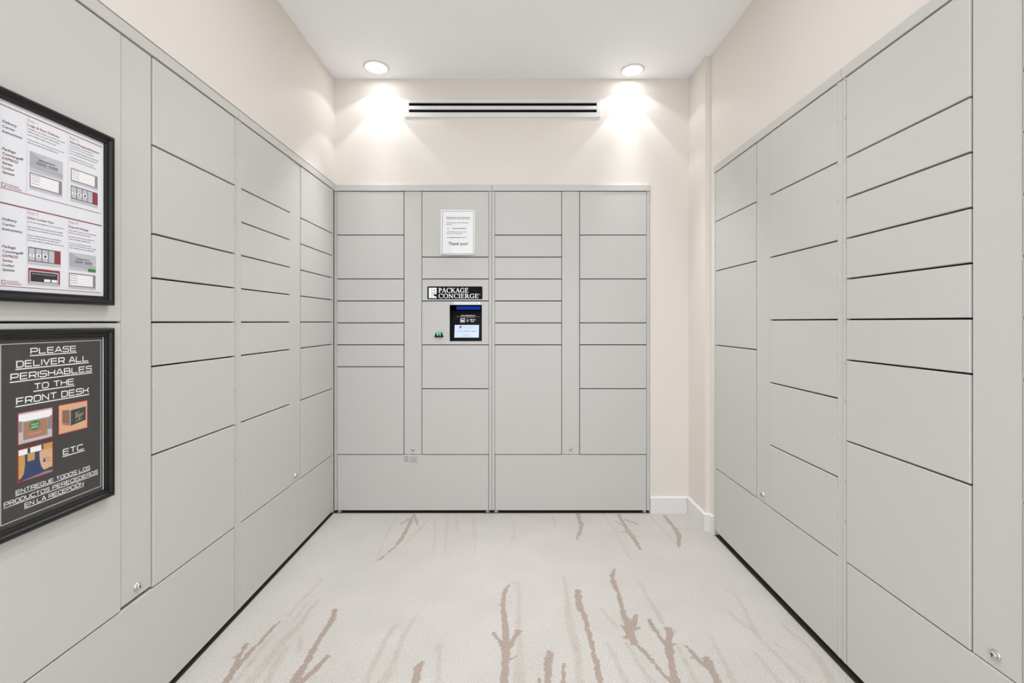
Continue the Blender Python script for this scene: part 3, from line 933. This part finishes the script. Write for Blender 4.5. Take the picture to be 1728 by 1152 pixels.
# upper poster: two instruction pages
t, sh, sx, sz = poster('black framed poster of delivery instructions with white pages, upper of the two', 0.067, 0.469)
sheet = sh.build('print', M['paper'], t)
Y = -0.0080
p = MB()      # 0 ink 1 grey 2 light grey 3 red 4 pink 5 green 6 white 7 zinc-blue grey
for top, bot, pg in ((0.4585, 0.2825, 0), (0.2525, 0.0758, 1)):
    tw = 0.0028 if pg else 0.002
    p.rect(sx(.947), sx(1.187), sz(top - tw), sz(top), Y, 3)
    p.rect(sx(.947), sx(1.184), sz(bot - .0007), sz(bot + .0007), Y, 3)
    for s_ in (1.0028, 1.0965): p.rect(sx(s_), sx(s_ + .0006), sz(bot + .004), sz(top - .004), Y, 2)
    off = top - 0.4585
    sc_ = None
    sc_ = put_sans(p, 'Instructions', sx(.955), sz(.4000 + off), Y, 0, width=.0385, italic=.2, bold=.025)
    put_sans(p, 'Carrier', sx(.955), sz(.4105 + off), Y, 0, size=sc_, italic=.2, bold=.025)
    put_sans(p, 'Delivery', sx(.955), sz(.4210 + off), Y, 0, size=sc_, italic=.2, bold=.025)
    for i, (txt, mi) in enumerate((('Package', 0), ('Concierge®', 0), ('EXPRESS', 3), ('Series', 0), ('Locker', 0), ('System', 0))):
        put_sans(p, txt, sx(.955), sz(.3630 - i * .0098 + off), Y, mi, size=sc_, italic=.2, bold=.025)
    p.rect(sx(.9535), sx(.9612), sz(.2855 + off), sz(.2945 + off), Y, 3)
    logo_mark(p, sx(.9548), sx(.9600), sz(.2868 + off), sz(.2932 + off), Y - .0002, 6, 0)
    put_serif(p, 'PACKAGE', sx(.9632), sx(.9875), sz(.2905 + off), .0036, Y, 3)
    put_serif(p, 'CONCIERGE', sx(.9632), sx(.9935), sz(.2855 + off), .0036, Y, 3)

def heading(step, txt, s_, hstep, h_, wd):
    put_sans(p, step, sx(s_), sz(hstep), Y, 1, size=0.0088)
    put_sans(p, txt, sx(s_), sz(h_), Y, 3, width=wd, bold=.02)
    put_sans(p, txt, sx(s_ + .0002), sz(h_ + .0002), Y, 3, width=wd)
heading('Step 1:', 'Login & Start Delivery', 1.0056, .4455, .4352, .0698)
heading('Step 2:', 'Select Recipient/Resident', 1.1005, .4455, .4355, .0790)
heading('Step 3:', 'Select Locker Size', 1.0050, .2405, .2290, .0565)
heading('Step 4:', 'Deposit Package', 1.0984, .2400, .2290, .0507)
for s0, s1, lines in ((1.0056, 1.091, (.428, .4215, .4145, .404, .3975)), (1.1005, 1.180, (.429, .423, .4155, .409, .3995, .3935)),
                      (1.0050, 1.088, (.2215, .2105, .2045, .192, .1865, .1805)), (1.0984, 1.172, (.2215, .2155, .2065, .2005, .1905, .185, .1795))):
    for i, hh in enumerate(lines):
        small_print(p, sx(s0), sx(s1), sz(hh), .0021, Y, 1, random.uniform(.72, 1.0))
def window_pic(s0, s1, h1, h0, kind):
    x0, x1, z0, z1 = sx(s0), sx(s1), sz(h0), sz(h1)
    wx, wz = x1 - x0, z1 - z0
    if kind == 'button':
        p.rect(x0, x1, z0, z1, Y, 2)
        p.poly([(x0, z0), (x1, z0), (x1, z0 + wz * .3), (x0, z1)], Y - .0001, 7)
        p.poly([(x0, z0 + wz * .2), (x1, z0 + wz * .1), (x1, z0), (x0, z0)], Y - .0002, 2)
        p.rect(x0 + wx * .25, x0 + wx * .75, z0 + wz * .66, z0 + wz * .70, Y - .0003, 0)
        for a, b_ in ((.2, .48), (.56, .84)): p.rect(x0 + wx * a, x0 + wx * b_, z0 + wz * .42, z0 + wz * .58, Y - .0003, 1)
    elif kind == 'list':
        p.rect(x0, x1, z0, z1, Y, 1)
        p.rect(x0 + wx * .02, x0 + wx * .89, z0 + wz * .2, z0 + wz * .93, Y - .0002, 6)
        p.outline(x0 + wx * .01, x0 + wx * .9, z0 + wz * .18, z0 + wz * .95, .0008, Y - .0003, 3)
        for i in range(4):
            p.rect(x0 + wx * .03, x0 + wx * .88, z0 + wz * (.32 + .16 * i), z0 + wz * (.335 + .16 * i), Y - .0003, 4)
            small_print(p, x0 + wx * .05, x0 + wx * .3, z0 + wz * (.36 + .16 * i), .0013, Y - .0003, 1)
        p.rect(x0, x1, z0, z0 + wz * .14, Y - .0002, 2)
    elif kind == 'sizes':
        p.rect(x0, x1, z0, z1, Y, 0)
        for i in range(4):
            p.rect(x0 + wx * (.015 + .2 * i), x0 + wx * (.195 + .2 * i), z0 + wz * .22, z0 + wz * .95, Y - .0002, 2)
            if i < 3:
                p.rect(x0 + wx * (.03 + .2 * i), x0 + wx * (.18 + .2 * i), z0 + wz * .45, z0 + wz * (.58 + .05 * i), Y - .0003, 6)
                p.disc(x0 + wx * (.105 + .2 * i), z0 + wz * (.51 + .025 * i), wx * (.02 + .01 * i), wz * (.04 + .02 * i), Y - .0004, 0, 8)
        p.rect(x0 + wx * .8, x1, z0 + wz * .2, z0 + wz * .96, Y - .0003, 3)
        p.rect(x0, x1, z0, z0 + wz * .18, Y - .0002, 2)
    elif kind == 'dialog':
        p.rect(x0, x1, z0, z1, Y, 3)
        p.rect(x0 + wx * .04, x0 + wx * .94, z0 + wz * .16, z0 + wz * .84, Y - .0002, 6)
        p.rect(x0 + wx * .06, x0 + wx * .92, z0 + wz * .2, z0 + wz * .8, Y - .0003, 0)
        small_print(p, x0 + wx * .1, x0 + wx * .86, z0 + wz * .66, .0014, Y - .0004, 2)
        for a, b_ in ((.48, .68), (.72, .9)): p.rect(x0 + wx * a, x0 + wx * b_, z0 + wz * .24, z0 + wz * .4, Y - .0004, 6)
        p.rect(x0, x1, z0, z0 + wz * .13, Y - .0002, 2)
window_pic(1.0093, 1.0839, .3813, .3372, 'button'); window_pic(1.0093, 1.0818, .3340, .2965, 'list')
window_pic(1.1036, 1.1746, .3758, .3400, 'list'); window_pic(1.1036, 1.1746, .3330, .2945, 'sizes')
window_pic(1.0063, 1.0782, .1671, .1290, 'sizes'); window_pic(1.0063, 1.0768, .1205, .0830, 'dialog')
window_pic(1.0994, 1.1704, .1696, .1270, 'button'); window_pic(1.0991, 1.1690, .1195, .0815, 'list')
p.rect(sx(1.1475), sx(1.1685), sz(.1268), sz(.1345), Y - .0005, 5)
p.build('printed_page', [M['ink'], M['grey'], M['lgrey'], M['red'], M['pink'], M['green'], M['white'], M['mgrey']], sheet)

# lower poster: white capitals and three small pictures on charcoal
t, sh, sx, sz = poster('black framed charcoal poster with white capitals about perishables, lower of the two', -0.4408, -0.0389)
sheet = sh.build('print', M['slate'], t)
p = MB()
p.outline(sx(.9515), sx(1.1845), sz(-.4290), sz(-.0470), .0011, Y, 0)
p.rect(sx(1.1892), sx(1.1918), sz(-.4400), sz(-.0395), Y, 0)
for txt, a, b_, hh, cap in (('PLEASE', 1.0118, 1.1165, -.0722, .0140), ('DELIVER ALL', .9828, 1.1480, -.0995, .0150), ('PERISHABLES', .9715, 1.1575, -.1262, .0150),
                            ('TO THE', 1.0193, 1.1105, -.1527, .0145), ('FRONT DESK', .9828, 1.1490, -.1803, .0155), ('ETC.', 1.0850, 1.1368, -.3190, .0145),
                            ('ENTREGUE TODOS LOS', .9814, 1.1529, -.3743, .0095), ('PRODUCTOS PERECEDEROS', .9586, 1.1745, -.3918, .0095), ('EN LA RECEPCIÓN', .9993, 1.1354, -.4090, .0100)):
    put_wide(p, txt, sx(a), sx(b_), sz(hh), cap, Y, 0, weight=.15)
p.build('lettering', M['white'], sheet)

def picture(name, s0, s1, h1, h0, draw):
    m = MB()
    x0, x1, z0, z1 = sx(s0), sx(s1), sz(h0), sz(h1)
    m.rect(x0, x1, z0, z1, Y, 0)
    b_ = .0016
    X0, X1, Z0, Z1 = x0 + b_, x1 - b_, z0 + b_, z1 - b_
    draw(m, lambda u: X0 + (X1 - X0) * u, lambda v: Z1 - (Z1 - Z0) * v)
    m.build(name, [M['brightred'], M['white'], M['card'], M['green'], M['tan'], M['teal'], M['navy'], M['straw'], M['grey'], M['lgrey']], sheet)
def pic_a(m, u, v):
    a, b_, c_ = Y - .0002, Y - .0003, Y - .0004
    m.rect(u(0), u(1), v(1), v(0), a, 9); m.rect(u(0), u(1), v(.28), v(.05), b_, 1)
    m.rect(u(0), u(.1), v(.62), v(.26), b_, 8); m.rect(u(.86), u(1), v(.72), v(.3), b_, 8); m.rect(u(.93), u(1), v(.42), v(.25), c_, 2)
    m.rect(u(.13), u(.85), v(.88), v(.31), c_, 2)
    m.disc((u(.47) + u(.46)) / 2, v(.48), u(.17) - u(0), v(0) - v(.16), c_ - .0001, 3, 24, .04)
    put_sans(m, 'HELLO', u(.36), v(.47), c_ - .0002, 1, width=u(.22) - u(0)); put_sans(m, 'FRESH', u(.36), v(.57), c_ - .0002, 1, width=u(.22) - u(0))
    m.rect(u(.28), u(.68), v(.755), v(.735), c_ - .0001, 4)
    m.rect(u(.13), u(.85), v(.90), v(.88), c_, 8)
def pic_b(m, u, v):
    a, b_, c_ = Y - .0002, Y - .0003, Y - .0004
    m.rect(u(0), u(1), v(1), v(0), a, 4)
    m.poly([(u(.1), v(.68)), (u(.38), v(.8)), (u(.38), v(.22)), (u(.1), v(.17))], b_, 2)
    for i in range(7):
        m.poly([(u(.11), v(.24 + .06 * i)), (u(.34), v(.27 + .068 * i)), (u(.34), v(.245 + .068 * i)), (u(.11), v(.215 + .06 * i))], c_, 5)
    m.poly([(u(.40), v(.8)), (u(.95), v(.70)), (u(.95), v(.2)), (u(.40), v(.24))], b_, 5)
    for s_ in ([(.55, .38), (.72, .34)], [(.60, .36), (.58, .58)], [(.63, .44), (.62, .56)], [(.63, .46), (.68, .43), (.68, .55)], [(.72, .44), (.72, .62), (.68, .64)], [(.76, .42), (.77, .54)], [(.80, .40), (.82, .5), (.86, .38)]):
        m.ribbon([(u(x), v(z)) for x, z in s_], .0012, c_, 4)
    m.ribbon([(u(.56), v(.68)), (u(.84), v(.62))], .0008, c_, 4)
def pic_c(m, u, v):
    a, b_, c_ = Y - .0002, Y - .0003, Y - .0004
    m.rect(u(0), u(1), v(1), v(0), a, 6)
    m.rect(u(0), u(1), v(.18), v(0), b_, 1)
    m.rect(u(.25), u(.33), v(.17), v(0), c_, 5); m.rect(u(.66), u(.72), v(.16), v(0), c_, 5); m.rect(u(.72), u(1), v(.2), v(0), c_, 7)
    m.poly([(u(0), v(.2)), (u(.17), v(.17)), (u(.18), v(.5)), (u(.14), v(.8)), (u(.05), v(.92)), (u(0), v(.92))], c_, 7)
    m.poly([(u(.25), v(.43)), (u(.46), v(.43)), (u(.46), v(.17)), (u(.25), v(.17))], c_, 7)
    m.poly([(u(.60), v(.2)), (u(1), v(.2)), (u(1), v(.82)), (u(.74), v(.86)), (u(.66), v(.72)), (u(.61), v(.5))], c_, 4)
    m.disc(u(.75), v(.56), u(.04) - u(0), v(0) - v(.045), c_ - .0001, 6, 12)
    m.poly([(u(.715), v(.55)), (u(.785), v(.55)), (u(.75), v(.44))], c_ - .0001, 6)
    put_sans(m, 'Blue', u(.82), v(.52), c_ - .0001, 6, width=u(.12) - u(0)); put_sans(m, 'Apron', u(.82), v(.62), c_ - .0001, 6, width=u(.16) - u(0))
    m.poly([(u(.1), v(1)), (u(1), v(1)), (u(1), v(.94)), (u(.8), v(.92))], c_, 8)
picture('printed_picture', .9848, 1.0598, -.1985, -.2683, pic_a)
picture('printed_picture', 1.0730, 1.1467, -.1975, -.2675, pic_b)
picture('printed_picture', .9848, 1.0601, -.2785, -.3500, pic_c)

# ------------------------------------------------------------------ air diffuser on the back wall
vx0, vx1, vz0, vz1 = (683 - 864) * U, (1014 - 864) * U, EYE + (543 - 197.5) * U, EYE + (543 - 166) * U
vent = thing('air_diffuser', 'long white air diffuser with two black slots on the back wall', 'air vent', ((vx0 + vx1) / 2, WY, vz0))
vw, vh = (vx1 - vx0) / 2, vz1 - vz0
ox, s1a, s1b, s2a, s2b = vw - 7 * U, 8.3 * U, 13.0 * U, 19.2 * U, 24.2 * U
f = MB()
for z0, z1 in ((0, s1a), (s2b, vh)): f.plate(-vw, vw, z0, z1, -0.009, 0, 0.002)
for x0, x1 in ((-vw, -ox), (ox, vw)): f.plate(x0, x1, s1a, s2b, -0.009, 0, 0.002)
f.build('frame', M['trim'], vent)
MB().plate(-ox, ox, s1b, s2a, -0.0095, -0.0005, 0.002).build('slat', M['trim'], vent)
MB().box(-ox, ox, -0.0012, -0.0003, s1a, s2b).build('backing', M['black'], vent)
for za, zb in ((s1a, s1b), (s2a, s2b)):
    zc = (za + zb) / 2
    b = MB().add([(-ox, -0.0015, zc + .004), (ox, -0.0015, zc + .004), (ox, -0.0075, zc), (-ox, -0.0075, zc), (-ox, -0.0015, zc + .0025), (ox, -0.0015, zc + .0025), (ox, -0.0075, zc - .0015), (-ox, -0.0075, zc - .0015)],
                 [(0, 1, 2, 3), (7, 6, 5, 4), (3, 2, 6, 7), (0, 3, 7, 4), (1, 5, 6, 2), (0, 4, 5, 1)])
    b.build('blade', M['black'], vent)

# ------------------------------------------------------------------ recessed ceiling lights and added unseen fill lights
def downlight(label, x, y, r, group, wall_wash):
    t = thing('ceiling_light', label, 'ceiling light', (x, y, CEIL), 0, group)
    smooth(MB().lathe([(r, 0.0), (r, -0.003), (r - .004, -0.007), (r - .010, -0.0075), (r - .013, -0.005), (r - .014, -0.0005)], 40, (0, 0, 0)).build('trim_ring', M['trim'], t))
    smooth(MB().lathe([(r - .013, -0.0008), (r - .014, -0.004), (r * .55, -0.0065), (0.0, -0.0075)], 40, (0, 0, 0)).build('lens', M['lens'], t))
    if wall_wash:
        for nm, e_, half, dz in (('beam_lamp', SPOT_INNER, 41, -0.045), ('spill_lamp', SPOT_OUTER, 61, -0.012), ('core_lamp', SPOT_CORE, 25, -0.03)):
            l = bpy.data.lights.new(nm, 'SPOT')
            l.energy = e_; l.spot_size = math.radians(2 * half); l.spot_blend = 1.0 if half < 30 else 0.2
            l.shadow_soft_size = 0.003; l.color = LAMP_COLOR
            link(nm, l, t, (0, 0, dz))
    l = bpy.data.lights.new('floor_lamp', 'SPOT')
    l.spot_size = math.radians(2 * (30 if wall_wash else 56)); l.spot_blend = 1.0 if wall_wash else 0.7
    l.shadow_soft_size = 0.05; l.energy = WASH_LAMP if wall_wash else FILL_LAMP; l.color = LAMP_COLOR
    o = link('floor_lamp', l, t, (0, 0, -0.062))
    if wall_wash: o.rotation_euler = (math.radians(-15), 0, 0)      # aimed away from the wall
    l = bpy.data.lights.new('diffuse_lamp', 'AREA')
    l.shape = 'DISK'; l.size = 2 * r - 0.03; l.energy = WASH_DIFFUSE if wall_wash else FILL_DIFFUSE; l.color = LAMP_COLOR
    link('diffuse_lamp', l, t, (0, 0, -0.009))
WASH = 'recessed ceiling lights along the back wall'
downlight('round recessed ceiling light left of the air diffuser', -0.788, 0.956 * D, 0.073, WASH, True)
downlight('round recessed ceiling light right of the air diffuser', 0.707, 0.967 * D, 0.069, WASH, True)
for x, side in ((-0.25, 'left'), (0.25, 'right')):  # unseen lights added to brighten floor, ceiling and side lockers
    for y, place in ((1.45, 'between the side lockers'), (-0.1, 'near the entrance')):
        downlight('added fill light in the ceiling out of view, %s of centre, %s' % (side, place), x, y, 0.071, 'added unseen fill lights over the middle of the room', False)
